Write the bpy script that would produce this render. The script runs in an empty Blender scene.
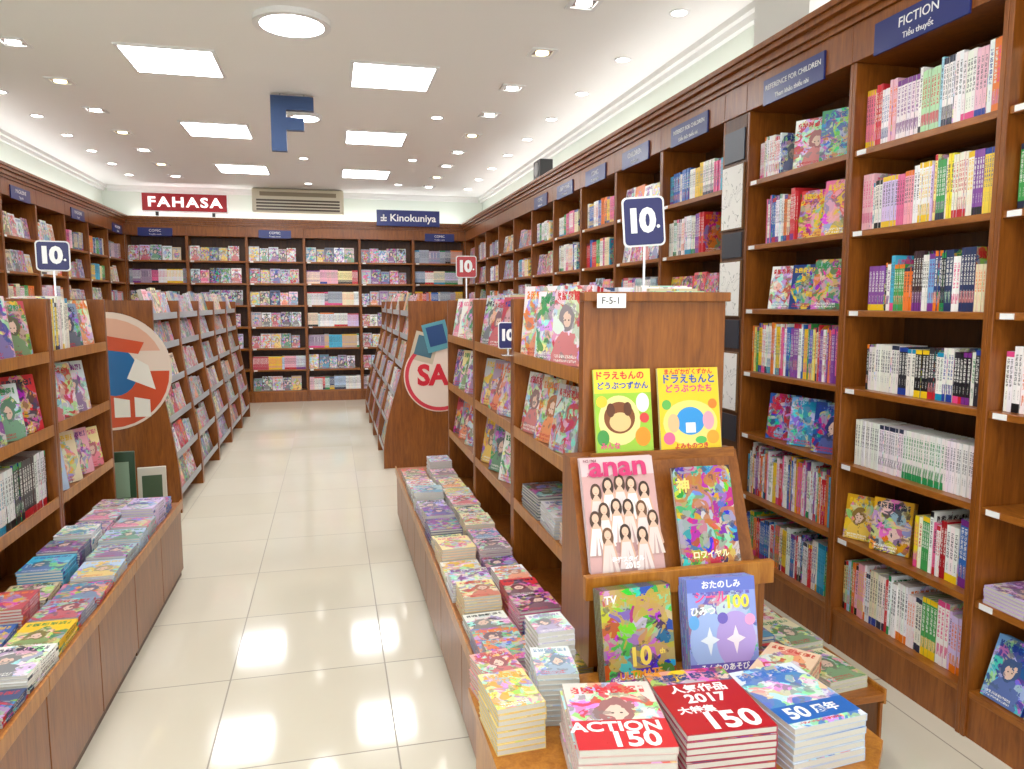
import bpy, math, random
from mathutils import Vector, Matrix
R=random.Random(11)
S=bpy.context.scene
COL=S.collection
try:
    S.view_settings.view_transform='Standard'
    S.view_settings.look='None'
    S.view_settings.exposure=0.52
    S.view_settings.gamma=1.03
except Exception as e: print(e)

# ------------------------------------------------------------ colour helpers
def lin(c): return c/12.92 if c<=0.04045 else ((c+0.055)/1.055)**2.4
def hx(s): return tuple(lin(int(s[i:i+2],16)/255) for i in (0,2,4))
NAMES=[('white','f5f2ec'),('grey','c8c8cc'),('charcoal','444444'),('black','151515'),('red','d02828'),('pink','f090b0'),('orange','f08828'),('yellow','f4d838'),('green','3aa050'),('mint','a8d8a0'),('blue','2858b8'),('turquoise','88c0e8'),('purple','7848a0'),('cream','efe0b8'),('navy','1c2458'),('brown','7a4a28')]
NL=[(n,hx(h)) for n,h in NAMES]
def cname(c):
    return min(NL,key=lambda n:sum((a**.45-b**.45)**2 for a,b in zip(c,n[1])))[0]

# ------------------------------------------------------------ node helpers
def newmat(name):
    m=bpy.data.materials.new(name); m.use_nodes=True
    nt=m.node_tree; b=nt.nodes['Principled BSDF']
    return m,nt,b
def plain(name,c,rough=.5,metal=0,emit=0):
    m,nt,b=newmat(name)
    b.inputs['Base Color'].default_value=(*c,1)
    b.inputs['Roughness'].default_value=rough; b.inputs['Metallic'].default_value=metal
    n=nt.nodes.new('ShaderNodeTexNoise'); n.inputs['Scale'].default_value=12
    r=nt.nodes.new('ShaderNodeMapRange'); r.inputs['To Min'].default_value=max(0,rough-.05); r.inputs['To Max'].default_value=min(1,rough+.05)
    nt.links.new(n.outputs['Fac'],r.inputs['Value']); nt.links.new(r.outputs['Result'],b.inputs['Roughness'])
    if emit:
        b.inputs['Emission Color'].default_value=(*c,1); b.inputs['Emission Strength'].default_value=emit
    return m
class G:
    def __init__(s,nt): s.nt=nt
    def n(s,t,**k):
        x=s.nt.nodes.new(t)
        for a,b in k.items(): setattr(x,a,b)
        return x
    def l(s,a,b): s.nt.links.new(a,b)
    def m(s,op,a,b=0.0,c=None):
        x=s.n('ShaderNodeMath',operation=op)
        for i,v in enumerate((a,b,c)):
            if v is None: continue
            if isinstance(v,(int,float)): x.inputs[i].default_value=v
            else: s.l(v,x.inputs[i])
        return x.outputs[0]
    def mix(s,f,a,b):
        x=s.n('ShaderNodeMix',data_type='RGBA')
        for i,v in ((0,f),(6,a),(7,b)):
            if isinstance(v,(int,float)): x.inputs[i].default_value=v
            elif isinstance(v,tuple): x.inputs[i].default_value=(*v,1)
            else: s.l(v,x.inputs[i])
        return x.outputs[2]
    def rng(s,v,lo,hi): return s.m('MULTIPLY',s.m('GREATER_THAN',v,lo),s.m('LESS_THAN',v,hi))
    def ell(s,u,v,cx,cy,rx,ry):
        a=s.m('DIVIDE',s.m('SUBTRACT',u,cx),rx); b=s.m('DIVIDE',s.m('SUBTRACT',v,cy),ry)
        return s.m('LESS_THAN',s.m('ADD',s.m('MULTIPLY',a,a),s.m('MULTIPLY',b,b)),1)
def common(g):
    uv=g.n('ShaderNodeUVMap'); uv.uv_map='UVMap'
    sep=g.n('ShaderNodeSeparateXYZ'); g.l(uv.outputs[0],sep.inputs[0])
    at=[]
    for k in ('C1','C2','SD'):
        a=g.n('ShaderNodeAttribute'); a.attribute_name=k; at.append(a)
    sc=g.n('ShaderNodeVectorMath',operation='SCALE'); g.l(at[2].outputs['Vector'],sc.inputs[0]); sc.inputs['Scale'].default_value=40
    ss=g.n('ShaderNodeSeparateXYZ'); g.l(at[2].outputs['Vector'],ss.inputs[0])
    return uv,sep.outputs[0],sep.outputs[1],at,sc.outputs[0],ss
def glyph(g,u,v,nu,nv,chars,sd,th=.45,axis='v'):
    cu=g.m('FLOOR',g.m('MULTIPLY',u,nu)); cv=g.m('FLOOR',g.m('MULTIPLY',v,nv))
    cb=g.n('ShaderNodeCombineXYZ'); g.l(cu,cb.inputs[0]); g.l(cv,cb.inputs[1])
    ad=g.n('ShaderNodeVectorMath',operation='ADD'); g.l(cb.outputs[0],ad.inputs[0]); g.l(sd,ad.inputs[1])
    w=g.n('ShaderNodeTexWhiteNoise',noise_dimensions='3D'); g.l(ad.outputs[0],w.inputs['Vector'])
    on=g.m('GREATER_THAN',w.outputs['Value'],th)
    a=v if axis=='v' else u
    gap=g.m('GREATER_THAN',g.m('FRACT',g.m('MULTIPLY',a,chars)),.18)
    return g.m('MULTIPLY',on,gap)
def mk_cover():
    m,nt,b=newmat('printed_cover'); g=G(nt)
    uv,u,v,at,sd,ss=common(g); c1,c2=at[0].outputs['Color'],at[1].outputs['Color']
    s0,s1,s2=ss.outputs
    mp=g.n('ShaderNodeVectorMath',operation='MULTIPLY'); g.l(uv.outputs[0],mp.inputs[0]); mp.inputs[1].default_value=(1,1.4,1)
    p=g.n('ShaderNodeVectorMath',operation='ADD'); g.l(mp.outputs[0],p.inputs[0]); g.l(sd,p.inputs[1]); P=p.outputs[0]
    no=g.n('ShaderNodeTexNoise'); no.inputs['Scale'].default_value=2.9; no.inputs['Detail'].default_value=3; no.inputs['Distortion'].default_value=1.4; g.l(P,no.inputs['Vector'])
    sc=g.n('ShaderNodeVectorMath',operation='SCALE'); g.l(no.outputs['Color'],sc.inputs[0]); sc.inputs['Scale'].default_value=.4
    ad=g.n('ShaderNodeVectorMath',operation='ADD'); g.l(P,ad.inputs[0]); g.l(sc.outputs[0],ad.inputs[1])
    vo=g.n('ShaderNodeTexVoronoi'); g.l(g.m('ADD',3,g.m('MULTIPLY',s1,5)),vo.inputs['Scale']); g.l(ad.outputs[0],vo.inputs['Vector'])
    hs=g.n('ShaderNodeHueSaturation'); hs.inputs['Saturation'].default_value=1.35; hs.inputs['Value'].default_value=.95; g.l(vo.outputs['Color'],hs.inputs['Color'])
    du=g.m('ABSOLUTE',g.m('SUBTRACT',u,.5)); dv=g.m('ABSOLUTE',g.m('SUBTRACT',v,.42))
    rad=g.m('ADD',g.m('MULTIPLY',du,1.6),g.m('MULTIPLY',dv,1.5))
    am=g.m('LESS_THAN',g.m('ADD',rad,g.m('MULTIPLY',no.outputs['Fac'],.6)),g.m('ADD',.9,g.m('MULTIPLY',s2,1.1)))
    pale=g.mix(.35,c1,(.9,.88,.86)); dark=g.mix(.75,c1,(.04,.035,.05))
    art=g.mix(.6,c1,hs.outputs['Color'])
    art=g.mix(g.m('MULTIPLY',g.m('GREATER_THAN',no.outputs['Fac'],.56),.85),art,c2)
    art=g.mix(g.m('MULTIPLY',g.m('LESS_THAN',no.outputs['Fac'],.41),.7),art,pale)
    n2=g.n('ShaderNodeTexNoise'); n2.inputs['Scale'].default_value=6; n2.inputs['Detail'].default_value=3; g.l(P,n2.inputs['Vector'])
    w=g.m('MULTIPLY',g.m('SUBTRACT',n2.outputs['Fac'],.5),.28)
    uu=g.m('ADD',u,w); vv=g.m('ADD',v,w)
    cx=g.m('ADD',.36,g.m('MULTIPLY',s1,.28)); cy=g.m('ADD',.46,g.m('MULTIPLY',s2,.16))
    has=g.m('GREATER_THAN',s0,.5)
    def lay(c,mk,col): return g.mix(g.m('MULTIPLY',mk,has),c,col)
    art=lay(art,g.ell(uu,vv,cx,.06,.36,.36),g.mix(.75,pale,c2))
    art=lay(art,g.ell(uu,vv,cx,cy,.21,.18),g.mix(s1,dark,g.mix(.5,c2,dark)))
    art=lay(art,g.ell(uu,vv,cx,g.m('SUBTRACT',cy,.035),.115,.105),(.78,.55,.45))
    art=lay(art,g.ell(u,v,g.m('SUBTRACT',cx,.045),g.m('SUBTRACT',cy,.04),.018,.011),(.05,.03,.03))
    art=lay(art,g.ell(u,v,g.m('ADD',cx,.05),g.m('SUBTRACT',cy,.04),.018,.011),(.05,.03,.03))
    art=g.mix(g.m('MULTIPLY',g.m('GREATER_THAN',n2.outputs['Fac'],.61),.65),art,dark)
    c=g.mix(g.m('MAXIMUM',am,g.m('MULTIPLY',has,g.m('LESS_THAN',g.m('ADD',v,w),.6))),c1,art)
    gl=glyph(g,u,v,36,56,6,sd,.3,'u'); tm=g.m('MULTIPLY',g.m('MULTIPLY',g.rng(v,.82,.93),g.rng(u,.08,.92)),gl)
    c=g.mix(tm,c,c2)
    g2=glyph(g,u,v,60,100,18,sd,.45,'u'); bm=g.m('MULTIPLY',g.m('MULTIPLY',g.m('ADD',g.rng(v,.04,.07),g.rng(v,.09,.13)),g.rng(u,.1,.7)),g2)
    c=g.mix(bm,c,g.mix(g.m('GREATER_THAN',s1,.5),(.9,.9,.85),(.6,.02,.04)))
    g.l(c,b.inputs['Base Color']); b.inputs['Roughness'].default_value=.28
    return m
def mk_spine():
    m,nt,b=newmat('printed_spine'); g=G(nt)
    uv,u,v,at,sd,ss=common(g); c1,c2=at[0].outputs['Color'],at[1].outputs['Color']
    c=g.mix(g.m('MULTIPLY',g.m('LESS_THAN',v,.14),g.m('GREATER_THAN',ss.outputs[0],.62)),c1,c2)
    c=g.mix(g.m('MULTIPLY',g.m('GREATER_THAN',v,.91),g.m('GREATER_THAN',ss.outputs[1],.6)),c,c2)
    p=g.n('ShaderNodeVectorMath',operation='ADD'); g.l(uv.outputs[0],p.inputs[0]); g.l(sd,p.inputs[1])
    no=g.n('ShaderNodeTexNoise'); no.inputs['Scale'].default_value=4; g.l(p.outputs[0],no.inputs['Vector'])
    blob=g.m('MULTIPLY',g.m('MULTIPLY',g.rng(v,.14,.32),g.m('GREATER_THAN',no.outputs['Fac'],.48)),g.m('GREATER_THAN',ss.outputs[2],.65))
    c=g.mix(blob,c,g.mix(.65,no.outputs['Color'],c2))
    sp=g.n('ShaderNodeSeparateColor'); g.l(c1,sp.inputs[0])
    lum=g.m('GREATER_THAN',g.m('ADD',sp.outputs[0],g.m('ADD',sp.outputs[1],sp.outputs[2])),1.1)
    tcol=g.mix(lum,(.85,.85,.8),g.mix(g.m('GREATER_THAN',ss.outputs[2],.45),(.05,.05,.07),c2))
    gl=glyph(g,u,v,5,90,13,sd,.35); c=g.mix(g.m('MULTIPLY',g.m('MULTIPLY',g.rng(v,.42,.88),g.rng(u,.22,.78)),g.m('MULTIPLY',gl,.9)),c,tcol)
    g2=glyph(g,u,v,9,140,22,sd,.5); c=g.mix(g.m('MULTIPLY',g.m('MULTIPLY',g.rng(v,.2,.34),g.rng(u,.38,.62)),g.m('MULTIPLY',g2,.7)),c,tcol)
    g.l(c,b.inputs['Base Color']); b.inputs['Roughness'].default_value=.35
    return m
def mk_pages():
    m,nt,b=newmat('paper_pages'); g=G(nt)
    tc=g.n('ShaderNodeTexCoord'); sx=g.n('ShaderNodeSeparateXYZ'); g.l(tc.outputs['Object'],sx.inputs[0])
    f=g.m('FRACT',g.m('MULTIPLY',sx.outputs[0],700)); 
    c=g.mix(f,(.70,.67,.60),(.48,.46,.42)); g.l(c,b.inputs['Base Color']); b.inputs['Roughness'].default_value=.8
    return m
def mk_edge():
    m,nt,b=newmat('cover_edge'); g=G(nt); a=g.n('ShaderNodeAttribute'); a.attribute_name='C1'; a2=g.n('ShaderNodeAttribute'); a2.attribute_name='C2'
    g.l(g.mix(.35,a.outputs['Color'],g.mix(.5,a2.outputs['Color'],(.1,.1,.1))),b.inputs['Base Color']); b.inputs['Roughness'].default_value=.4; return m
BM=[mk_cover(),mk_spine(),mk_pages(),mk_edge()]
def wood(name,ca,cb,scale=(1,1,1),rough=.32):
    m,nt,b=newmat(name); g=G(nt)
    tc=g.n('ShaderNodeTexCoord'); mp=g.n('ShaderNodeMapping'); mp.inputs['Scale'].default_value=scale; g.l(tc.outputs['Object'],mp.inputs[0])
    no=g.n('ShaderNodeTexNoise'); no.inputs['Scale'].default_value=6; no.inputs['Detail'].default_value=8; no.inputs['Roughness'].default_value=.6; no.inputs['Distortion'].default_value=.8; g.l(mp.outputs[0],no.inputs['Vector'])
    n2=g.n('ShaderNodeTexNoise'); n2.inputs['Scale'].default_value=30; n2.inputs['Detail'].default_value=4; g.l(mp.outputs[0],n2.inputs['Vector'])
    f=g.m('ADD',g.m('MULTIPLY',no.outputs['Fac'],.7),g.m('MULTIPLY',n2.outputs['Fac'],.3))
    rr=g.n('ShaderNodeMapRange'); rr.inputs['From Min'].default_value=.36; rr.inputs['From Max'].default_value=.64; g.l(f,rr.inputs['Value'])
    g.l(g.mix(rr.outputs[0],ca,cb),b.inputs['Base Color']); b.inputs['Roughness'].default_value=rough
    bp=g.n('ShaderNodeBump'); bp.inputs['Strength'].default_value=.06; g.l(f,bp.inputs['Height']); g.l(bp.outputs[0],b.inputs['Normal'])
    return m
W_V=wood('walnut_vertical_grain',hx('6e380c'),hx('96561c'),(5,5,.5))
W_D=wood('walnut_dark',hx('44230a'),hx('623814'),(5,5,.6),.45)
W_H=wood('walnut_board',hx('7c420e'),hx('a66424'),(1.2,5,6))
W_O=wood('orange_veneer',hx('935412'),hx('bc7c2c'),(5,5,.6),.3)
M_NAVY=plain('navy_sign',hx('1e2a6e'),.3); M_WHITE=plain('white_paint',(.85,.85,.85),.4); M_RED=plain('red_sign',hx('b81c28'),.3)
M_BLACK=plain('black_plastic',(.02,.02,.022),.4); M_GREY=plain('grey_plastic',(.38,.39,.41),.45)
M_LET=plain('white_lettering',(.9,.9,.9),.4); M_DIFF=plain('light_diffuser',(.96,.98,1),.5,emit=17); M_SPOT=plain('spot_lamp',(1,.96,.9),.5,emit=16)
M_WARM=plain('warm_halogen',(1,.82,.45),.5,emit=5); M_FILL=plain('fill_glow',(.96,.98,1),.5,emit=6)  # the last glow serves only the fill strips added on the bookcase tops
M_CHROME=plain('brushed_steel',(.6,.6,.6),.25,metal=1)

# ------------------------------------------------------------ mesh builder
class MB:
    def __init__(s): s.v=[];s.f=[];s.m=[];s.uv=[];s.c=[]
    def face(s,ps,mi=0,uv=None,cc=None):
        n=len(s.v); s.v+= [tuple(p) for p in ps]; s.f.append(tuple(range(n,n+len(ps)))); s.m.append(mi)
        s.uv+= uv if uv else [(0,0)]*len(ps); s.c+=[cc]*len(ps)
    def box(s,x0,x1,y0,y1,z0,z1,mi=(0,)*6,T=None,cc=None):
        if isinstance(mi,int): mi=(mi,)*6
        P=lambda x,y,z: (T@Vector((x,y,z)) if T is not None else Vector((x,y,z)))
        s.face([P(x0,y1,z0),P(x0,y0,z0),P(x0,y0,z1),P(x0,y1,z1)],mi[0],[(0,0),(1,0),(1,1),(0,1)],cc)
        s.face([P(x1,y0,z0),P(x1,y1,z0),P(x1,y1,z1),P(x1,y0,z1)],mi[1],[(0,0),(1,0),(1,1),(0,1)],cc)
        s.face([P(x0,y0,z0),P(x1,y0,z0),P(x1,y0,z1),P(x0,y0,z1)],mi[2],[(0,0),(1,0),(1,1),(0,1)],cc)
        s.face([P(x1,y1,z0),P(x0,y1,z0),P(x0,y1,z1),P(x1,y1,z1)],mi[3],[(0,0),(1,0),(1,1),(0,1)],cc)
        s.face([P(x0,y1,z0),P(x1,y1,z0),P(x1,y0,z0),P(x0,y0,z0)],mi[4],None,cc)
        s.face([P(x0,y0,z1),P(x1,y0,z1),P(x1,y1,z1),P(x0,y1,z1)],mi[5],None,cc)
    def mesh(s,name,mats,attrs=False,weld=False):
        me=bpy.data.meshes.new(name); me.from_pydata(s.v,[],s.f)
        for m in mats: me.materials.append(m)
        me.polygons.foreach_set('material_index',s.m)
        if attrs:
            ul=me.uv_layers.new(name='UVMap'); ul.data.foreach_set('uv',[a for p in s.uv for a in p])
            for k,nm in enumerate(('C1','C2','SD')):
                ca=me.color_attributes.new(nm,'FLOAT_COLOR','CORNER')
                ca.data.foreach_set('color',[a for c in s.c for a in (*c[k],1.0)])
        me.update()
        if weld:
            import bmesh
            bm=bmesh.new(); bm.from_mesh(me); bmesh.ops.remove_doubles(bm,verts=bm.verts,dist=1e-5); bm.to_mesh(me); bm.free()
        return me
def obj(name,data,parent=None,M=None,label=None,cat=None,group=None,kind=None):
    o=bpy.data.objects.new(name,data); COL.objects.link(o)
    if M is not None and parent is None: o.matrix_world=M
    if parent is not None:
        o.parent=parent
        if M is not None: o.matrix_local=M
    if label:o['label']=label
    if cat:o['category']=cat
    if group:o['group']=group
    if kind:o['kind']=kind
    return o
def pbox(parent,name,b,mat,bev=.003,label=None,M=None):
    mb=MB(); mb.box(*b); me=mb.mesh(name,[mat],weld=True)
    o=obj(name,me,parent,M,label=label)
    if bev:
        mo=o.modifiers.new('bevel','BEVEL'); mo.width=bev; mo.segments=2; mo.limit_method='ANGLE'
    return o
def pboxes(parent,name,bs,mat,bev=0,label=None,M=None):
    mb=MB()
    for b in bs: mb.box(*b)
    return obj(name,mb.mesh(name,[mat]),parent,M,label=label)
def T(x,y,z): return Matrix.Translation((x,y,z))
def Rz(a): return Matrix.Rotation(math.radians(a),4,'Z')
def Rx(a): return Matrix.Rotation(math.radians(a),4,'X')
def Ry(a): return Matrix.Rotation(math.radians(a),4,'Y')
def disc(parent,name,r,t,mat,M=None,n=40,label=None,r0=0):
    mb=MB(); A=[(math.cos(2*math.pi*i/n),math.sin(2*math.pi*i/n)) for i in range(n)]
    if r0==0:
        mb.face([(r*c,r*s,t) for c,s in A]); mb.face([(r*c,r*s,0) for c,s in reversed(A)])
    for i in range(n):
        a,b=A[i],A[(i+1)%n]
        mb.face([(r*a[0],r*a[1],0),(r*b[0],r*b[1],0),(r*b[0],r*b[1],t),(r*a[0],r*a[1],t)])
        if r0:
            mb.face([(r*a[0],r*a[1],t),(r*b[0],r*b[1],t),(r0*b[0],r0*b[1],t),(r0*a[0],r0*a[1],t)])
            mb.face([(r*b[0],r*b[1],0),(r*a[0],r*a[1],0),(r0*a[0],r0*a[1],0),(r0*b[0],r0*b[1],0)])
            mb.face([(r0*b[0],r0*b[1],0),(r0*a[0],r0*a[1],0),(r0*a[0],r0*a[1],t),(r0*b[0],r0*b[1],t)])
    return obj(name,mb.mesh(name,[mat],weld=True),parent,M,label=label)
def text(parent,s,size,M,mat,name='lettering',ext=.0006,off=0.0,align='CENTER',sx=1.0,space=1.0):
    cu=bpy.data.curves.new('t','FONT'); cu.body=s; cu.size=size; cu.align_x=align; cu.align_y='CENTER'; cu.extrude=ext; cu.offset=off*size; cu.resolution_u=3; cu.space_character=space
    to=bpy.data.objects.new('t',cu); COL.objects.link(to)
    bpy.context.view_layer.update()
    dg=bpy.context.evaluated_depsgraph_get()
    me=bpy.data.meshes.new_from_object(to.evaluated_get(dg))
    bpy.data.objects.remove(to); bpy.data.curves.remove(cu)
    me.name=name; me.materials.clear(); me.materials.append(mat)
    if sx!=1.0:
        for v in me.vertices: v.co.x*=sx
    return obj(name,me,parent,M)
UPR=Matrix(((1,0,0,0),(0,0,-1,0),(0,1,0,0),(0,0,0,1)))

# ------------------------------------------------------------ camera
cam=bpy.data.cameras.new('camera'); co=bpy.data.objects.new('camera',cam); COL.objects.link(co)
cam.lens=26.0; cam.sensor_width=36; cam.clip_start=.05
co.location=(0,0,1.5); co.rotation_euler=(math.radians(90-6.28),0,math.radians(-13.74))
S.camera=co
CP,SP,CY,SY=math.cos(math.radians(6.28)),math.sin(math.radians(6.28)),math.cos(math.radians(13.74)),math.sin(math.radians(13.74))
def proj(p):
    X=p.x*CY-p.y*SY; Yl=p.x*SY+p.y*CY; Z=p.z-1.5
    d=Yl*CP-Z*SP; up=Yl*SP+Z*CP
    if d<.1: return None
    return 512+740*X/d,384.5-740*up/d,d

# ------------------------------------------------------------ setting
CEIL=3.2
def struct(name,bs,mat):
    mb=MB()
    for b in bs: mb.box(*b)
    return obj(name,mb.mesh(name,[mat]),None,None,kind='structure')
def floor_mat():
    m,nt,b=newmat('polished_tile'); g=G(nt)
    tc=g.n('ShaderNodeTexCoord'); mp=g.n('ShaderNodeMapping'); mp.inputs['Location'].default_value=(.426,.05,0); g.l(tc.outputs['Object'],mp.inputs[0])
    br=g.n('ShaderNodeTexBrick'); br.offset=0; br.squash=1
    br.inputs['Scale'].default_value=1; br.inputs['Brick Width'].default_value=.61; br.inputs['Row Height'].default_value=.61; br.inputs['Mortar Size'].default_value=.003; br.inputs['Mortar Smooth'].default_value=.1
    br.inputs['Color1'].default_value=(*hx('e2dcca'),1); br.inputs['Color2'].default_value=(*hx('dad3bf'),1); br.inputs['Mortar'].default_value=(*hx('847c6c'),1)
    g.l(mp.outputs[0],br.inputs['Vector'])
    no=g.n('ShaderNodeTexNoise'); no.inputs['Scale'].default_value=3; no.inputs['Detail'].default_value=6; g.l(tc.outputs['Object'],no.inputs['Vector'])
    c=g.mix(g.m('MULTIPLY',no.outputs['Fac'],.3),br.outputs['Color'],hx('cabfa6'))
    g.l(c,b.inputs['Base Color'])
    g.l(g.m('ADD',.085,g.m('MULTIPLY',br.outputs['Fac'],.4)),b.inputs['Roughness']); b.inputs['Specular IOR Level'].default_value=.7
    return m
def wall_mat(name,c):
    m,nt,b=newmat(name); g=G(nt); no=g.n('ShaderNodeTexNoise'); no.inputs['Scale'].default_value=2.5
    g.l(g.mix(no.outputs['Fac'],c,tuple(x*.96 for x in c)),b.inputs['Base Color']); b.inputs['Roughness'].default_value=.75
    return m
MC=wall_mat('ceiling_paint',hx('faf9f6')); MW=wall_mat('wall_paint',hx('e0e8dc')); MT=wall_mat('trim_paint',hx('ecece8'))
struct('floor',[(-3.3,2.6,-3,12.2,-.1,0)],floor_mat())
struct('ceiling',[(-3.3,2.6,-3,12.2,CEIL,CEIL+.1)],MC)
struct('wall_back',[(-3.3,2.6,12.05,12.2,0,CEIL)],MW)
struct('wall_right',[(2.45,2.6,-3,12.05,0,CEIL)],MW)
struct('wall_left',[(-3.3,-3.17,-3,12.05,0,CEIL)],MW)
struct('trim_1',[(2.37,2.45,-3,12.05,3.16,3.2),(2.41,2.45,-3,12.05,3.12,3.16)],MT)
struct('trim_2',[(-3.17,-3.09,-3,12.05,3.16,3.2),(-3.17,-3.13,-3,12.05,3.12,3.16)],MT)
struct('trim_3',[(-3.09,2.37,11.97,12.05,3.16,3.2),(-3.09,2.37,12.01,12.05,3.12,3.16)],MT)
struct('wall_column',[(2.16,2.37,3.12,3.58,2.75,3.2),(2.12,2.37,3.08,3.62,3.14,3.2)],MT)

# ------------------------------------------------------------ books store
ITEMS=[]
def add(kind,M,t,d,h,c1,c2,where,group,cat='book'):
    ITEMS.append(dict(kind=kind,M=M,t=t,d=d,h=h,c1=c1,c2=c2,sd=(R.random(),R.random(),R.random()),where=where,group=group,cat=cat))
def bgeom(mb,it,detail,X=None,pages=True,cover=True):
    t,d,h=it['t'],it['d'],it['h']; cc=(it['c1'],it['c2'],it['sd'])
    if not detail:
        mb.box(-t/2,t/2,0,d,0,h,(0,0,1,2,2,2),X,cc); return
    c=min(.0018,t*.15)
    if cover:
        mb.box(-t/2,t/2,0,c,0,h,(3,3,1,3,3,3),X,cc)
        mb.box(-t/2,-t/2+c,c,d,0,h,(0,3,3,3,3,3),X,cc)
        mb.box(t/2-c,t/2,c,d,0,h,(3,0,3,3,3,3),X,cc)
    if pages:
        mb.box(-t/2+c,t/2-c,c,d-.002,.0015,h-.0015,(2,)*6,X,cc)
ACC=[hx(s) for s in ('c8202c','1e3c9a','1f8a4c','ee7a10','18181c','7a2a8a','e84a8c','f2c81a','0e8fb8','c8202c','283048')]
P_white=[hx(s) for s in ('f6f3ec','f2ecdf','fafafa','eef2f6','f6e8ec')]
P_pastel=[hx(s) for s in ('f6f3ec','f4c0d0','f8dc88','b8e0b4','a8d4f0','f6f6f6','dcc4f0','f4a8b8','fafafa','f080a0','f0e8d8')]
P_multi=[hx(s) for s in ('d83038','f4f0e8','2f66b8','f6cc28','3fa050','f08030','f6f6f6','8a4aa4','48b4d8','ec6a9c','f2e4c0','f8f8f4')]
P_dark=[hx(s) for s in ('202024','2c2a36','e8e6e0','3a2428','1c2c4c','484850','5a3038','f0eee8','101014')]
P_blue=[hx(s) for s in ('2a58a8','1c3c80','70a8e0','e8f0f8','3a86c8','20305c','f4f4f0')]
P_mag=[hx(s) for s in ('f4f2ee','dce8ec','f4c8d4','d0e0e4','f8e8a8','bcd4f0','dccaf0','b4c8d0','f0b0c0','8a9cb8','faf8f4','c04858','3c4c78','f0d8c0','d8c4a0')]
P_grey=[hx(s) for s in ('c8ccd0','a8b0bc','e4e4e4','8890a0','d8c4cc','a894b0','f0f0f0','6a7080','c4a8a4')]
P_yel=[hx(s) for s in ('f8e020','f8d848','f4ec90','ffe840','fafae0')]
P_red=[hx(s) for s in ('d02030','c01828','e84048','f4f0ec','a81020')]
P_flat=P_mag+P_mag+P_multi
def jit(c,a=.06): return tuple(max(0,min(1,x*(1+R.uniform(-a,a)))) for x in c)
WB='a wall bookcase'; IB='the island bookshelf'; CR='a curved rack'
def spines(M,x0,x1,z,pal,h=.2,d=.15,t=(.009,.02),y=.05,where=WB,group='books',kind='book',yaw=0,fill=1.0,run=(1,4),hv=.02,mixc=.2):
    x=x0; xe=x0+(x1-x0)*fill
    while x<xe:
        n=R.randint(*run); c1=R.choice(pal); c2=R.choice(ACC); hh=h+R.uniform(-hv,hv); dd=d+R.uniform(-.01,.01); tt=R.uniform(*t)
        if R.random()<mixc: c1=R.choice(P_multi)
        s0=(R.random(),R.random(),R.random())
        for _ in range(n):
            t1=tt*R.uniform(.9,1.1); step=t1/math.cos(math.radians(yaw))+.0006
            if x+step>xe: x=xe+1; break
            Mb=M@T(x+step/2,y+R.uniform(0,.006),z+.0005)@Rz(yaw)
            add(kind,Mb,t1,dd,hh,jit(c1),c2,where,group); ITEMS[-1]['sd']=s0; x+=step
def faces(M,x0,x1,z,pal,w=(.13,.17),asp=1.4,y=.06,tilt=10,layers=2,t=.012,gap=.008,where=CR,group='face-out comics',kind='comic_book',hmax=.27,yaw=0,step=1.0):
    x=x0; cy=abs(math.cos(math.radians(yaw)))
    while True:
        ww=R.uniform(*w); foot=ww*cy+layers*t*1.3*abs(math.sin(math.radians(yaw)))
        if x+foot>x1: break
        hh=min(hmax,ww*asp*R.uniform(.95,1.05)); c1=R.choice(pal); c2=R.choice(ACC)
        for k in range(layers):
            tt=t*R.uniform(.8,1.1)
            Mb=M@T(x+ww*cy/2,y+ww/2*abs(math.sin(math.radians(yaw))),z+.001+tt/2*math.sin(math.radians(tilt)))@Rz(yaw)@T(0,k*t*1.25,0)@Rx(-tilt)@Rz(90)@T(0,-ww/2,0)
            add(kind,Mb,tt,ww,hh-k*.004,c1,c2,where,group)
        x+=foot+gap*R.uniform(.4,1.6)
def stack(x,y,z,w,h,n,pal,az=0,t=.012,where='a low display table',group='stacked magazines',kind='magazine',c=None,cc2=None,rj=3):
    c1=c or R.choice(pal); c2=cc2 or R.choice(ACC); zz=z+.0005
    for i in range(n):
        tt=t*R.uniform(.97,1.03)
        Mb=T(x+R.uniform(-.002,.002),y+R.uniform(-.002,.002),zz+tt/2)@Rz(90+az+R.uniform(-rj,rj)*.5)@Ry(90)@T(0,-w/2,-h/2)
        add(kind,Mb,tt,w,h,jit(c1,.03),c2,where,group); zz+=tt+.0004
    return zz

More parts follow.
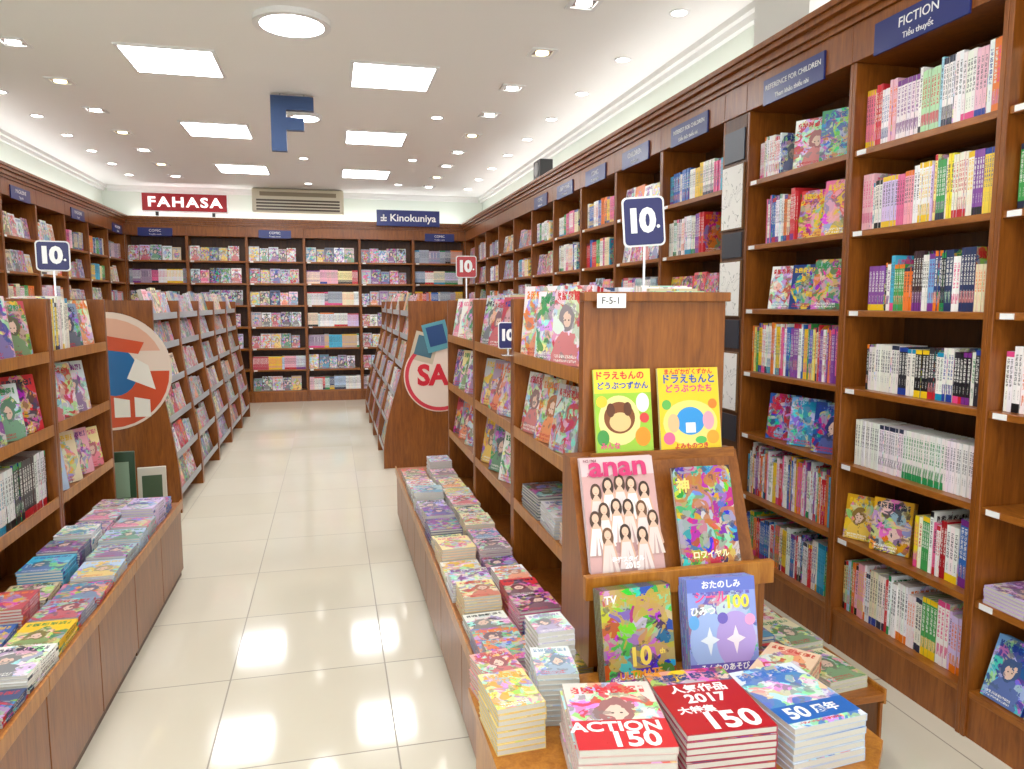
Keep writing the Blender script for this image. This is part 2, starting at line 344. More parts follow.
# ------------------------------------------------------------ wall bookcases
ROWS=[.17,.495,.82,1.145,1.47,1.795,2.12]
def bookcase(M,w,label,sign=None):
    e=obj('wall_bookcase',None,None,M,label=label,cat='bookcase',group='wall bookcases'); e.empty_display_size=.2
    D=.32; s=.02
    for x in (0,w-s): pbox(e,'side_panel',(x+.0005,x+s-.0005,0,D,0,2.47),W_V)
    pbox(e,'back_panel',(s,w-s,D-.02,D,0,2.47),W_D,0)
    for i,z in enumerate(ROWS): pbox(e,'shelf_board',(s,w-s,.008,D-.02,z-.025,z),W_H,.002)
    pbox(e,'plinth',(s,w-s,.01,.03,0,.145),W_V,0)
    pbox(e,'header_board',(0.0005,w-.0005,-.008,D,2.47,2.62),W_V)
    pboxes(e,'cornice',[(0,w,-.022,D,2.62,2.645),(0,w,-.04,D,2.645,2.68),(0,w,-.065,D,2.68,2.705),(0,w,-.08,D,2.705,2.73)],W_V)
    for z in ROWS[1:]: pbox(e,'price_tag',(s+.02,s+.07,.004,.0079,z-.022,z-.003),M_WHITE,0,label='white shelf price tag')
    pbox(e,'added_glow_strip',(.02,w-.02,D-.14,D-.07,2.731,2.745),M_FILL,0,label='hidden white glow strip added to brighten the ceiling')  # added glowing strip hidden behind the cornice, brightens ceiling and upper walls
    if sign:
        t1,t2=sign; sw=min(.46,w*.62)
        pbox(e,'category_sign',(w/2-sw/2,w/2+sw/2,-.02,-.009,2.455,2.575),M_NAVY,.002,label='navy category sign')
        text(e,t1,.05 if len(t1)<12 else .034,T(w/2,-.021,2.533)@UPR,M_LET,'sign_lettering')
        text(e,t2,.03,T(w/2,-.021,2.482)@UPR,M_LET,'sign_lettering')
    return e
def wmat(side,a,b):
    if side=='R': return T(2.1,b,0)@Rz(-90)
    if side=='B': return T(a,11.7,0)
    return T(-2.82,a,0)@Rz(90)
LB='tall walnut bookcase built along the wall, filled with books'
rb=[(1.28,2.0),(2.0,2.72),(2.72,3.51)]
signs=[None,('FICTION','Tiểu thuyết'),('REFERENCE FOR CHILDREN','Tham khảo thiếu nhi')]
for (a,b),sg in zip(rb,signs): bookcase(wmat('R',a,b),b-a,LB,sg)
far=[(3.73+.797*i,3.73+.797*(i+1)) for i in range(10)]
fs=[('INTEREST FOR CHILDREN','Kiến thức thiếu nhi'),('CHILDREN','Thiếu nhi'),('COMIC','Truyện tranh'),('LIGHT NOVEL','Tiểu thuyết'),('COMIC','Truyện tranh')]+[None]*5
for i,(a,b) in enumerate(far): bookcase(wmat('R',a,b),b-a,LB,fs[i])
for i in range(6): bookcase(wmat('B',-2.82+.82*i,0),.82,'tall walnut bookcase against the end wall holding comics',('COMIC','Truyện tranh') if i in(0,2,5) else None)
for i in range(6): bookcase(wmat('L',11.7-.82*(i+1),0),.82,'tall walnut bookcase along the wall with comics',('MAGAZINE','Tạp chí') if i%2==0 else None)

pe=obj('pillar_panel',None,None,T(2.1,3.73,0)@Rz(-90),label='dark wooden pillar cladding with drawings between bookcases',cat='panel')
pbox(pe,'cladding',(.001,.219,.0,.32,0,2.47),W_D)
pbox(pe,'header_board',(.001,.219,-.008,.32,2.47,2.62),W_V)
pboxes(pe,'cornice',[(0,.22,-.022,.32,2.62,2.645),(0,.22,-.04,.32,2.645,2.68),(0,.22,-.065,.32,2.68,2.705),(0,.22,-.08,.32,2.705,2.73)],W_V)
MSL=plain('slate_panel',(.03,.035,.05),.35)
for z0,z1 in ((2.24,2.40),(1.74,1.87),(1.26,1.41),(.76,.9)):
    pbox(pe,'dark_panel',(.012,.208,-.008,-.001,z0,z1),MSL,.001)
def sketch():
    m,nt,b=newmat('pencil_drawing'); g=G(nt); tc=g.n('ShaderNodeTexCoord')
    no=g.n('ShaderNodeTexNoise'); no.inputs['Scale'].default_value=8; no.inputs['Detail'].default_value=1; no.inputs['Distortion'].default_value=2; g.l(tc.outputs['Object'],no.inputs['Vector'])
    l=g.m('LESS_THAN',g.m('ABSOLUTE',g.m('SUBTRACT',g.m('FRACT',g.m('MULTIPLY',no.outputs['Fac'],4)),.5)),.04)
    g.l(g.mix(g.m('MULTIPLY',l,.5),(.95,.93,.88),(.15,.14,.13)),b.inputs['Base Color']); b.inputs['Roughness'].default_value=.6; return m
MSK=sketch(); MFR=plain('brown_frame',(.16,.07,.02),.4)
for z,hh in ((1.885,.34),(1.425,.30),(.92,.32)):
    f=obj('framed_drawing',None,None,T(2.1,3.73,0)@Rz(-90)@T(.11,-.012,z),label='pencil sketch board fixed to the dark pillar',cat='drawing',group='sketches on the pillar')
    pbox(f,'board',(-.108,.108,0,.01,0,hh),MFR,.001)
    pbox(f,'drawing',(-.101,.101,-.002,-.0003,.008,hh-.008),MSK,0)

def rowbay(side,a,b,z,mode,pal,**k):
    M=wmat(side,a,b); w=(b-a) if side=='R' else .82
    x0,x1=.024,w-.024
    if mode=='s': spines(M,x0,x1,z,pal,**k)
    elif mode=='f': faces(M,x0,x1,z,pal,where=WB,**k)
MB_=wmat('R',2.0,2.72); q=ROWS
spines(MB_,.03,.69,q[6],P_white+P_pastel,h=.235,t=(.008,.018),d=.17,group='books on the top shelf',run=(1,6))
spines(MB_,.03,.40,q[5],P_pastel+P_white,h=.205,t=(.008,.018),d=.16,group='books on the upper shelf',run=(1,5),hv=.025)
spines(MB_,.40,.69,q[5],P_white+P_yel,h=.23,t=(.008,.014),d=.16,group='books on the upper shelf',run=(1,4),hv=.015)
spines(MB_,.09,.69,q[4],P_dark+P_blue+P_multi,h=.195,t=(.008,.018),d=.14,group='books at eye level',run=(1,5),hv=.035)
spines(MB_,.10,.68,q[3],[hx('e8e6e0'),hx('2c2c34'),hx('1c1c20'),hx('24242c'),hx('f0ece4')],h=.185,t=(.012,.018),d=.13,group='dark paperbacks',run=(1,4),hv=.01,mixc=.05)
spines(MB_,.06,.69,q[2],[hx('eae8e2'),hx('e6e8e8'),hx('f0e4e8'),hx('dcead8')],h=.19,t=(.011,.013),d=.13,group='white comic volumes',run=(8,16),hv=.004,mixc=0)
faces(MB_,.04,.38,q[1],[hx('c82838'),hx('d8a020'),hx('c83040')],w=(.14,.16),y=.03,tilt=10,layers=3,where=WB,group='face-out children books',gap=.012,yaw=28)
spines(MB_,.41,.69,q[1],P_yel+P_red+P_multi,h=.21,t=(.008,.018),d=.17,group='tall children books',hv=.035,run=(1,3))
spines(MB_,.03,.69,q[0],P_pastel+P_white,h=.225,t=(.011,.018),d=.15,group='books on the bottom shelf',run=(1,4))
MCc=wmat('R',2.72,3.51)
faces(MCc,.36,.77,q[6],[hx('f4f6f2'),hx('d8ead8'),hx('2c8a58'),hx('8cc8e8')],w=(.16,.18),asp=1.3,y=.03,tilt=5,layers=4,where=WB,group='workbooks',yaw=30)
spines(MCc,.04,.22,q[6],P_white,h=.2,t=(.008,.014),group='workbooks standing')
faces(MCc,.42,.77,q[5],P_multi,w=(.15,.17),y=.03,tilt=8,layers=4,where=WB,group='study books face-out',yaw=28)
spines(MCc,.12,.38,q[5],P_white+P_multi,h=.23,t=(.007,.014),group='study books',run=(1,3))
faces(MCc,.2,.77,q[4],P_multi+P_blue,w=(.14,.17),y=.03,tilt=9,layers=4,where=WB,group='study books face-out',yaw=25)
spines(MCc,.03,.77,q[3],P_white+P_yel+P_multi+P_multi,h=.245,t=(.006,.011),d=.18,group='thin colourful study books',run=(1,3),hv=.015)
faces(MCc,.22,.77,q[2],P_blue,w=(.16,.18),y=.03,tilt=10,layers=4,where=WB,group='blue picture books',yaw=28)
spines(MCc,.03,.77,q[1],P_multi+P_white,h=.24,t=(.006,.014),d=.18,group='picture books on the lower shelf',run=(1,2),hv=.035)
spines(MCc,.03,.77,q[0],P_multi,h=.22,t=(.008,.015),d=.19,group='picture books on the bottom shelf')
MA=wmat('R',1.28,2.0)
for i,p in enumerate([P_multi,P_pastel,P_dark,P_white,P_blue,P_red,P_yel]):
    if i in(0,1,2,4): continue
    spines(MA,.03,.62 if i<6 else .3,q[i],p,h=.2,t=(.012,.02),group='books on the near bookcase',fill=.9)
faces(MA,.05,.5,q[0],P_blue+P_dark,w=(.15,.18),tilt=18,layers=3,y=.03,where=WB,group='face-out books near')
for k in range(2): stack(2.2,1.88-.2*k,q[1],.15,.17,5,P_pastel,az=90,where=WB,group='stack of pastel books',kind='book')
for i,(a,b) in enumerate(far):
    for j,z in enumerate(ROWS):
        if i>2 and j<3: continue
        pal=R.choice([P_white,P_pastel,P_multi,P_mag,P_grey,P_multi]) if not(i==0 and j==4) else P_red
        if R.random()<.6: rowbay('R',a,b,z,'s',pal,h=R.uniform(.18,.24),t=(.01,.02),fill=R.uniform(.6,1),group='books on far wall bookcases',run=(1,8),hv=.015)
        else: rowbay('R',a,b,z,'f',pal,tilt=8,layers=2,group='face-out books on wall bookcases')
for i in range(6):
    for j,z in enumerate(ROWS):
        pal=R.choice([P_mag,P_grey,P_grey,P_grey,P_mag])
        if R.random()<.35: rowbay('B',-2.82+.82*i,0,z,'s',pal,h=.2,t=(.013,.02),group='comics on the end wall',run=(2,14),hv=.008)
        else: rowbay('B',-2.82+.82*i,0,z,'f',pal,tilt=8,layers=1,w=(.11,.15),hmax=.22,asp=1.6,group='face-out comics on the end wall')
    for j,z in enumerate(ROWS):
        if j<2: continue
        pal=R.choice([P_mag,P_grey,P_white,P_multi])
        a=11.7-.82*(i+1)
        if R.random()<.5: rowbay('L',a,0,z,'s',pal,h=.2,t=(.013,.02),group='comics on side wall bookcases',run=(3,10))
        else: rowbay('L',a,0,z,'f',pal,tilt=8,layers=1,group='face-out comics on side wall bookcases')

# ------------------------------------------------------------ near gondolas
GR=[.62,.945,1.27]; GD=.24
def gondola(xc,y0,y1,label):
    e=obj('island_bookshelf',None,None,T(xc,y0,0),label=label,cat='bookshelf',group='island bookshelves'); L=y1-y0; s=.03
    for y in (0,L-s): pbox(e,'end_panel',(-GD,GD,y+.0005,y+s-.0005,0,1.52),W_V,.004)
    pbox(e,'centre_panel',(-.012,.012,s,L-s,.3,1.46),W_V,0)
    pbox(e,'base_cabinet',(-GD+.01,GD-.01,s,L-s,0,.3),W_V)
    for z in GR:
        pbox(e,'shelf_board',(-GD+.006,-.012,s,L-s,z-.025,z),W_H,.002)
        pbox(e,'shelf_board',(.012,GD-.006,s,L-s,z-.025,z),W_H,.002)
        pbox(e,'shelf_lip',(-GD,-GD+.006,s,L-s,z-.028,z+.02),W_O,0)
        pbox(e,'shelf_lip',(GD-.006,GD,s,L-s,z-.028,z+.02),W_O,0)
    return e
XR=1.01
for y0,y1 in ((2.22,3.15),(3.15,4.05),(4.05,5.0)): gondola(XR,y0,y1,'walnut double-sided bookshelf holding magazines, central island')
XL=-1.44
for y0,y1 in ((1.95,2.8),(2.8,3.65),(3.65,4.5)): gondola(XL,y0,y1,'walnut double-sided bookshelf with books beside the aisle')
GI='books on island shelves'
for n,(y0,y1) in enumerate(((1.95,2.8),(2.8,3.65),(3.65,4.5))):
    if n==0: continue
    M=T(-1.2,y0,0)@Rz(90); L=y1-y0
    for j,z in enumerate(GR):
        pal=[P_dark+P_white,P_mag+P_multi,P_multi+P_mag][j]
        if j==2: 
            spines(M,.05,.36,z,P_yel+P_white,h=.25,t=(.008,.018),d=.18,y=.03,kind='comic_book',where=IB,group=GI,run=(1,3))
            faces(M,.38,L-.04,z,P_yel+P_mag,w=(.17,.19),y=.03,tilt=9,layers=3,kind='comic_book',where=IB,group=GI,yaw=-25)
        elif j==0 and n==1:
            spines(M,.04,.8,z,[hx('23242a'),hx('3c3e44'),hx('e8e8e8')],h=.24,t=(.02,.026),d=.17,y=.03,kind='comic_book',where=IB,group='thick black and white volumes',run=(2,5),hv=.005,mixc=0)
        else:
            faces(M,.04,L-.04,z,P_mag+P_multi,w=(.16,.19),y=.03,tilt=10,layers=3,kind='comic_book',where=IB,group=GI,yaw=-24,t=.014)
PK=[hx('e878a8'),hx('9a5ac0'),hx('f4e8f0'),hx('58308a'),hx('f0c0d8'),hx('e84868'),hx('f8e8ec')]
for n,(y0,y1) in enumerate(((2.22,3.15),(3.15,4.05),(4.05,5.0))):
    M=T(XR-GD,y1,0)@Rz(-90); L=y1-y0
    for j,z in enumerate(GR):
        if n==0 and j==2:
            faces(M,.05,.9,z,PK,w=(.19,.205),y=.03,tilt=6,layers=5,t=.015,asp=1.5,hmax=.30,kind='comic_book',where=IB,group='large magazines on the top shelf',yaw=28,gap=.003)
        elif n==0 and j==0:
            for k in range(3): stack(XR-GD+.11,y0+.2+k*.26,z,.17,.235,6+k,P_grey+P_mag,az=R.uniform(-4,4),kind='comic_book',where=IB,group='flat magazines on the shelf')
        else:
            faces(M,.05,L-.05,z,[P_mag+P_grey,P_grey+P_mag,P_pastel+P_mag][j],w=(.18,.2),y=.03,tilt=11,layers=3,t=.012,hmax=.26,kind='comic_book',where=IB,group=GI,yaw=20 if n else 12,gap=.03)
    M2=T(XR+GD,y0,0)@Rz(90)
    spines(M2,.05,L-.06,GR[2],P_white+P_mag+P_pastel,h=.27,t=(.01,.02),d=.18,y=.03,kind='comic_book',where=IB,group='books behind the island shelf')

# ------------------------------------------------------------ low display tables
def lowtable(x0,x1,y0,y1,h,label,front):
    e=obj('low_display_table',None,None,T(x0,y0,0),label=label,cat='display table',group='low display tables'); W=x1-x0; L=y1-y0
    pbox(e,'top_board',(0,W,.001,L-.001,h-.025,h),W_H,.003)
    pbox(e,'body',(.012,W-.012,.012,L-.012,.0,h-.025),W_D,0)
    n=max(1,round(L/.42)); 
    for i in range(n):
        y=i*L/n
        bx=(.002,.012) if front=='-x' else (W-.012,W-.002)
        pbox(e,'front_panel',(bx[0],bx[1],y+.003,y+L/n-.003,.035,h-.03),W_V,.002)
    lp=(-.008,0) if front=='-x' else (W,W+.008)
    pbox(e,'edge_lip',(lp[0],lp[1],.001,L-.001,h-.035,h+.015),W_O,.002)
    return e
for y0,y1 in ((1.3,2.3),(2.3,3.3),(3.3,4.3)): lowtable(-1.195,-.828,y0,y1,.41,'low wooden display table covered with stacked magazines','+x')
for y0,y1 in ((1.96,2.98),(2.98,4.0),(4.0,5.1)): lowtable(.418,.765,y0,y1,.36,'long low display table with rows of magazines','-x')
for y0,y1 in ((1.86,2.9),(2.9,4.0)): lowtable(1.255,1.66,y0,y1,.28,'low display ledge behind the island with stacked comics','+x')
y=1.45
while y<4.15:
    h=R.choice([.17,.18,.2,.21]); 
    for x,w in ((-.925,.165),(-1.105,.165)):
        stack(x,y+h/2,.41,w+R.uniform(-.02,.008),h-R.uniform(0,.015),R.randint(3,8),P_flat,az=R.uniform(-4,4),t=R.uniform(.007,.013),group='magazines on the aisle table')
    y+=h+.008
y=2.02
while y<4.88:
    h=R.choice([.15,.17,.2]); 
    for x,w in ((.507,.158),(.675,.15)):
        stack(x,y+h/2,.36,w+R.uniform(-.02,.004),h-R.uniform(0,.015),R.randint(3,8) if x<.6 else R.randint(5,10),P_flat if x<.6 else P_blue+P_flat,az=R.uniform(-3,3),t=R.uniform(.007,.013),group='magazines on the long table')
    y+=h+.008
y=1.9
while y<3.7:
    for x in (1.36,1.55): stack(x,y+.1,.28,.15,.2,R.randint(4,9) if x<1.5 else R.randint(3,7),P_yel+P_red+P_multi,az=R.uniform(-8,8),t=.014,where='a low display ledge',group='comics behind the island')
    y+=.22

# ------------------------------------------------------------ island end display + front table
ed=obj('end_display_stand',None,None,T(0,0,0),label='walnut end display stand with ledges for face-out books',cat='display stand')
pbox(ed,'upper_panel',(.765,1.255,2.192,2.218,.9,1.53),W_V,.004)
pbox(ed,'top_cap',(.76,1.26,2.17,2.22,1.505,1.535),W_V,.003)
pbox(ed,'book_ledge',(.765,1.255,2.12,2.192,1.005,1.025),W_H,.002)
pbox(ed,'ledge_lip',(.765,1.255,2.112,2.12,1.0,1.04),W_H,.002)
prof=[(1.93,.45),(2.19,.45),(2.19,1.03),(2.12,1.03),(1.99,.70),(1.93,.70)]
def extr(prof,x0,x1):
    m=MB(); n=len(prof); m.face([(x0,p[0],p[1]) for p in reversed(prof)]); m.face([(x1,p[0],p[1]) for p in prof])
    for i in range(n):
        a,b=prof[i],prof[(i+1)%n]; m.face([(x0,a[0],a[1]),(x0,b[0],b[1]),(x1,b[0],b[1]),(x1,a[0],a[1])])
    return m
obj('slanted_body',extr(prof,.70,1.265).mesh('slanted_body',[W_V],weld=True),ed)
pbox(ed,'lower_ledge',(.68,1.28,1.905,1.93,.66,.73),W_O,.003)
pbox(ed,'lower_panel',(.73,1.24,1.925,1.94,.0,.66),W_O,.002)
ft=obj('front_display_table',None,None,T(0,0,0),label='low orange wood display table with chamfered corners and stacked magazines',cat='display table')
pl=[(.34,1.90),(.34,1.52),(.50,1.27),(1.12,1.27),(1.27,1.42),(1.27,1.90)]
def prism(pts,z0,z1):
    m=MB(); n=len(pts); m.face([(x,y,z1) for x,y in pts]); m.face([(x,y,z0) for x,y in reversed(pts)])
    for i in range(n):
        a,b=pts[i],pts[(i+1)%n]; m.face([(a[0],a[1],z0),(b[0],b[1],z0),(b[0],b[1],z1),(a[0],a[1],z1)])
    return m
def offs(pts,k): 
    cx=sum(p[0] for p in pts)/len(pts); cy=sum(p[1] for p in pts)/len(pts)
    return [(cx+(p[0]-cx)*k,cy+(p[1]-cy)*k) for p in pts]
obj('table_top',prism(pl,.425,.45).mesh('table_top',[W_O],weld=True),ft)
obj('table_body',prism(offs(pl,.96),0.05,.425).mesh('table_body',[W_O],weld=True),ft)
obj('toe_kick',prism(offs(pl,.9),0,.05).mesh('toe_kick',[W_D],weld=True),ft)

# ------------------------------------------------------------ hero books
PM={}
def pm(h,r=.3):
    if h not in PM: PM[h]=plain('print_'+h,hx(h),r)
    return PM[h]
CF=Matrix(((0,0,-1,0),(-1,0,0,0),(0,1,0,0),(0,0,0,1)))
def hero(name,M,t,d,h,c1,c2,label,cat,texts=(),shapes=(),group=None,plaincover=False,sd=None):
    it=dict(t=t,d=d,h=h,c1=hx(c1),c2=hx(c2),sd=sd or (R.random(),R.random(),R.random()))
    mb=MB(); bgeom(mb,it,True,pages=False)
    mats=list(BM)
    if plaincover: mats[0]=pm(c1)
    o=obj(name,mb.mesh(name,mats,attrs=True),None,M,label=label,cat=cat,group=group)
    mb=MB(); bgeom(mb,it,True,cover=False); obj('page_block',mb.mesh('page_block',BM,attrs=True),o)
    if shapes:
        cols=[]; mb=MB()
        for k,(kind,col,*a) in enumerate(shapes):
            if col not in cols: cols.append(col)
            off=-t/2-.0003-.00004*k
            if kind=='r': u0,v0,u1,v1=a; pts=[(u0*d,v0*h),(u1*d,v0*h),(u1*d,v1*h),(u0*d,v1*h)]
            elif kind=='c':
                u,v,rx,ry=a; pts=[(u*d+rx*math.cos(q*math.pi/14),v*h+ry*math.sin(q*math.pi/14)) for q in range(28)]
            else: pts=[(u*d,v*h) for u,v in a[0]]
            mb.face([(off,d-x,y) for x,y in pts],cols.index(col))
        obj('cover_art',mb.mesh('cover_art',[pm(c) for c in cols]),o)
    for s,size,u,v,col,*r in texts:
        P=Vector((-t/2-.0004-.00004*(len(shapes)+2),d*(1-u),v*h))
        text(o,s,size,Matrix.Translation(P)@CF@Rz(r[0] if r else 0),pm(col),'title_lettering',ext=.0001,off=.03,sx=(r[1] if len(r)>1 else 1))
    return o
def standM(x,y,z,w,t,tilt,yaw=0): return T(x,y,z+.001+t/2*math.sin(math.radians(tilt)))@Rz(yaw)@Rx(-tilt)@Rz(90)@T(0,-w/2,0)
def flatM(x,y,z,w,h,t,az): return T(x,y,z+t/2+.0005)@Rz(90+az)@Ry(90)@T(0,-w/2,-h/2)
hero('picture_book',standM(.888,2.135,1.026,.19,.012,10),.012,.19,.268,'98c438','f8e030','green and yellow picture book with a round brown picture','picture book',
  [('ドラえもんの',.028,.45,.92,'e02838'),('どうぶつずかん',.025,.5,.8,'2050b0'),('みんな',.022,.24,.1,'e04080')],
  [('r','e8d038',0,.72,1,1),('c','ecd88c',.42,.4,.07,.078),('c','7a4018',.42,.43,.052,.05),('c','e0bc80',.43,.38,.036,.03),('c','5a2c10',.27,.52,.014,.022),('c','5a2c10',.57,.53,.014,.022),('c','e89020',.82,.2,.026,.03),('c','f8f4e0',.84,.6,.022,.03),('c','3f9040',.12,.2,.02,.025),('c','d84040',.86,.42,.016,.016),('c','f4c030',.12,.62,.018,.018)],plaincover=True)
hero('picture_book',standM(1.115,2.135,1.026,.212,.012,10),.012,.212,.268,'e8c828','40a0e0','yellow picture book with a blue and white round picture','picture book',
  [('まんがかがくずかん',.019,.5,.95,'d02838'),('ドラえもんと',.032,.5,.86,'2050b0'),('どうぶつたち',.028,.5,.745,'e04080'),('よみものつき',.02,.5,.06,'d02838')],
  [('c','ecd878',.5,.34,.095,.072),('c','2f90d8',.5,.36,.05,.045),('r','f0f0f8',.42,.22,.58,.34),('c','f0b888',.22,.34,.02,.03),('c','f0a0b0',.8,.36,.02,.03),('c','e88030',.88,.56,.016,.016),('c','60b050',.12,.56,.016,.016),('c','e86090',.14,.16,.02,.02),('c','f0a030',.86,.16,.022,.022),('c','58b858',.66,.13,.02,.012)],plaincover=True)
figs=[('r','c89c9a',0,0,1,.84),('c','b48888',.5,.5,.09,.12)]
RF=random.Random(4)
for (u,v) in [(.17,.72),(.34,.77),(.5,.79),(.66,.77),(.83,.72),(.25,.55),(.42,.58),(.58,.57),(.76,.55),(.12,.48),(.9,.46),(.26,.33),(.5,.35),(.73,.32)]:
    hair=RF.choice(['4a3024','3a241c','6a4630']); dr=RF.choice(['e4d8d4','eae0dc','d8c6c0','dccac8'])
    figs+= [('p','d0a48e',[(u-.11,v-.28),(u-.08,v-.28),(u-.04,v-.07),(u-.07,v-.07)]),('p','d0a48e',[(u+.08,v-.26),(u+.12,v-.24),(u+.07,v-.07),(u+.04,v-.07)]),
            ('c',hair,u,v-.03,.018,.028),('p','d8b09a',[(u-.065,v-.1),(u+.065,v-.1),(u+.02,v-.05),(u-.02,v-.05)]),
            ('p',dr,[(u-.12,v-.33),(u+.12,v-.33),(u+.055,v-.10),(u-.055,v-.10)]),('p',RF.choice(['c0a09c','b09090','d0bcb8']),[(u-.04,v-.33),(u-.01,v-.33),(u,v-.14)]),('p',RF.choice(['c0a09c','b09090']),[(u+.03,v-.33),(u+.07,v-.33),(u+.02,v-.16)]),
            ('c',hair,u,v+.003,.0155,.0175),('c','deb49c',u,v-.01,.0105,.0135),('p','a84048',[(u-.012,v-.029),(u+.012,v-.029),(u,v-.035)])]
for k in range(3):
    hero('fashion_magazine',standM(.83,1.955+k*.0078,.705+.012,.232,.006,20),.006,.232,.335,'d8bcbe','f8f0f0','pale pink fashion magazine showing women in light dresses','magazine',
      [('anan',.085,.5,.915,'c8306a',0,1.18),('スペシャル',.013,.2,.85,'c83a70'),('2015',.024,.55,.045,'f8f8f8'),('NO.1964',.011,.12,.975,'804050'),('最強スタイル',.017,.5,.10,'f8f0f4')] if k==0 else (),figs if k==0 else (),group='copies of the fashion magazine',plaincover=True)
hero('dark_art_book',standM(1.095,1.95,.715,.195,.014,18),.014,.195,.295,'38202a','b06830','dark fantasy art book with a busy red and gold picture','art book',
   [('神',.045,.16,.80,'f0d070'),('ロワイヤル',.024,.5,.10,'f4e8c0')],[],sd=(.3,.9,.9))
for k in range(5):
    hero('hobby_magazine',standM(.805,1.79+k*.0115,.45,.215,.009,12,3),.009,.215,.268-.002*k,'30382a','b89a3c','dark green and gold comics magazine with large number ten','magazine',
      [('10',.07,.5,.30,'f4d860'),('ULTIMATE',.028,.5,.13,'f0a030'),('TV',.03,.14,.9,'e8e8e0'),('th',.02,.82,.33,'f4d860')] if k==0 else (),group='copies of the green and gold magazine',sd=(.45,.4,.95))
for k in range(5):
    hero('sticker_book',standM(1.065,1.80+k*.0115,.45,.208,.009,12,-4),.009,.208,.268-.002*k,'8c9ce0','6858b8','pale blue and violet sticker magazine with star shapes','magazine',
      [('100',.05,.72,.74,'f8e040'),('シール',.034,.34,.80,'f05090'),('おたのしみ',.024,.5,.93,'f0f0ff'),('みんなのあそび',.021,.5,.07,'f8f8f8'),('ひみつ',.026,.22,.66,'ffffff')] if k==0 else (),
      [('r','6474cc',0,.86,1,1),('c','a0b8ec',.3,.35,.06,.08),('c','b49ce0',.68,.35,.06,.08),('p','e8f0fc',[(.3,.5),(.34,.4),(.44,.36),(.34,.32),(.3,.2),(.26,.32),(.16,.36),(.26,.4)]),('p','f8e8f4',[(.68,.5),(.72,.4),(.82,.36),(.72,.32),(.68,.2),(.64,.32),(.54,.36),(.64,.4)]),('c','7060c0',.5,.58,.016,.016),('c','f0a0d0',.9,.55,.016,.016),('c','60a8e8',.08,.55,.016,.02),('r','6858b8',0,0,1,.12)] if k==0 else (),group='copies of the violet sticker magazine')
def pile(x,y,z,w,h,n,t,az,c1,c2,label,texts=(),shapes=(),group='',name='magazine_copy',pc=False):
    zz=z
    for i in range(n):
        top=i==n-1
        hero(name,flatM(x+R.uniform(-.002,.002),y+R.uniform(-.002,.002),zz,w,h,t,az+R.uniform(-1,1)),t,w,h,c1,c2,label,'magazine',texts if top else (),shapes if top else (),group,plaincover=pc)
        zz+=t+.0005
    return zz
pile(.600,1.475,.45,.21,.27,8,.016,-10,'dcd0c8','d02030','thick white and red magazine lying on a stack',[('ACTION',.05,.45,.3,'f8f8f8',0,1.05),('150',.075,.6,.12,'fafafa')],[('r','c82430',.0,.0,1,.40)],'stack of white and red magazines')
pile(.832,1.485,.45,.21,.27,8,.016,-4,'c01824','183878','thick red magazine lying on a stack',[('150',.09,.58,.15,'fafafa'),('2017',.05,.5,.5,'f8f8f8'),('大特集',.03,.3,.33,'f8f8f8'),('人気作品',.036,.5,.66,'f8f8f8')],[('r','b01420',.0,.0,1,.76)],'stack of red magazines')
pile(1.06,1.485,.45,.2,.26,7,.016,5,'dce4ee','3070c8','thick white and blue magazine lying on a stack',[('50',.06,.25,.2,'f8f8f8'),('周年',.035,.64,.2,'f8f8f8')],[('r','2464b8',.0,.08,1,.33)],'stack of white and blue magazines')
pile(1.195,1.71,.45,.14,.2,4,.016,-50,'e8c8a8','d04030','thick comic magazine lying flat',group='stack of comic magazines')
pile(.405,1.665,.45,.12,.17,8,.014,4,'f0dc90','e8a020','small paperback with a yellow cover on a stack',group='stack of small paperbacks',name='paperback')
pile(.535,1.74,.45,.105,.15,10,.013,-8,'e0e4e0','7898b8','small white paperback on a stack',group='stack of white paperbacks',name='paperback')
pile(.41,1.835,.45,.11,.15,7,.013,8,'e8a8a0','b83040','small red and cream paperback on a stack',group='stack of red paperbacks',name='paperback')
pile(.565,1.875,.451,.105,.12,12,.014,3,'e4e4e0','9888b8','small white paperback on a stack',group='stack of pale paperbacks',name='paperback')

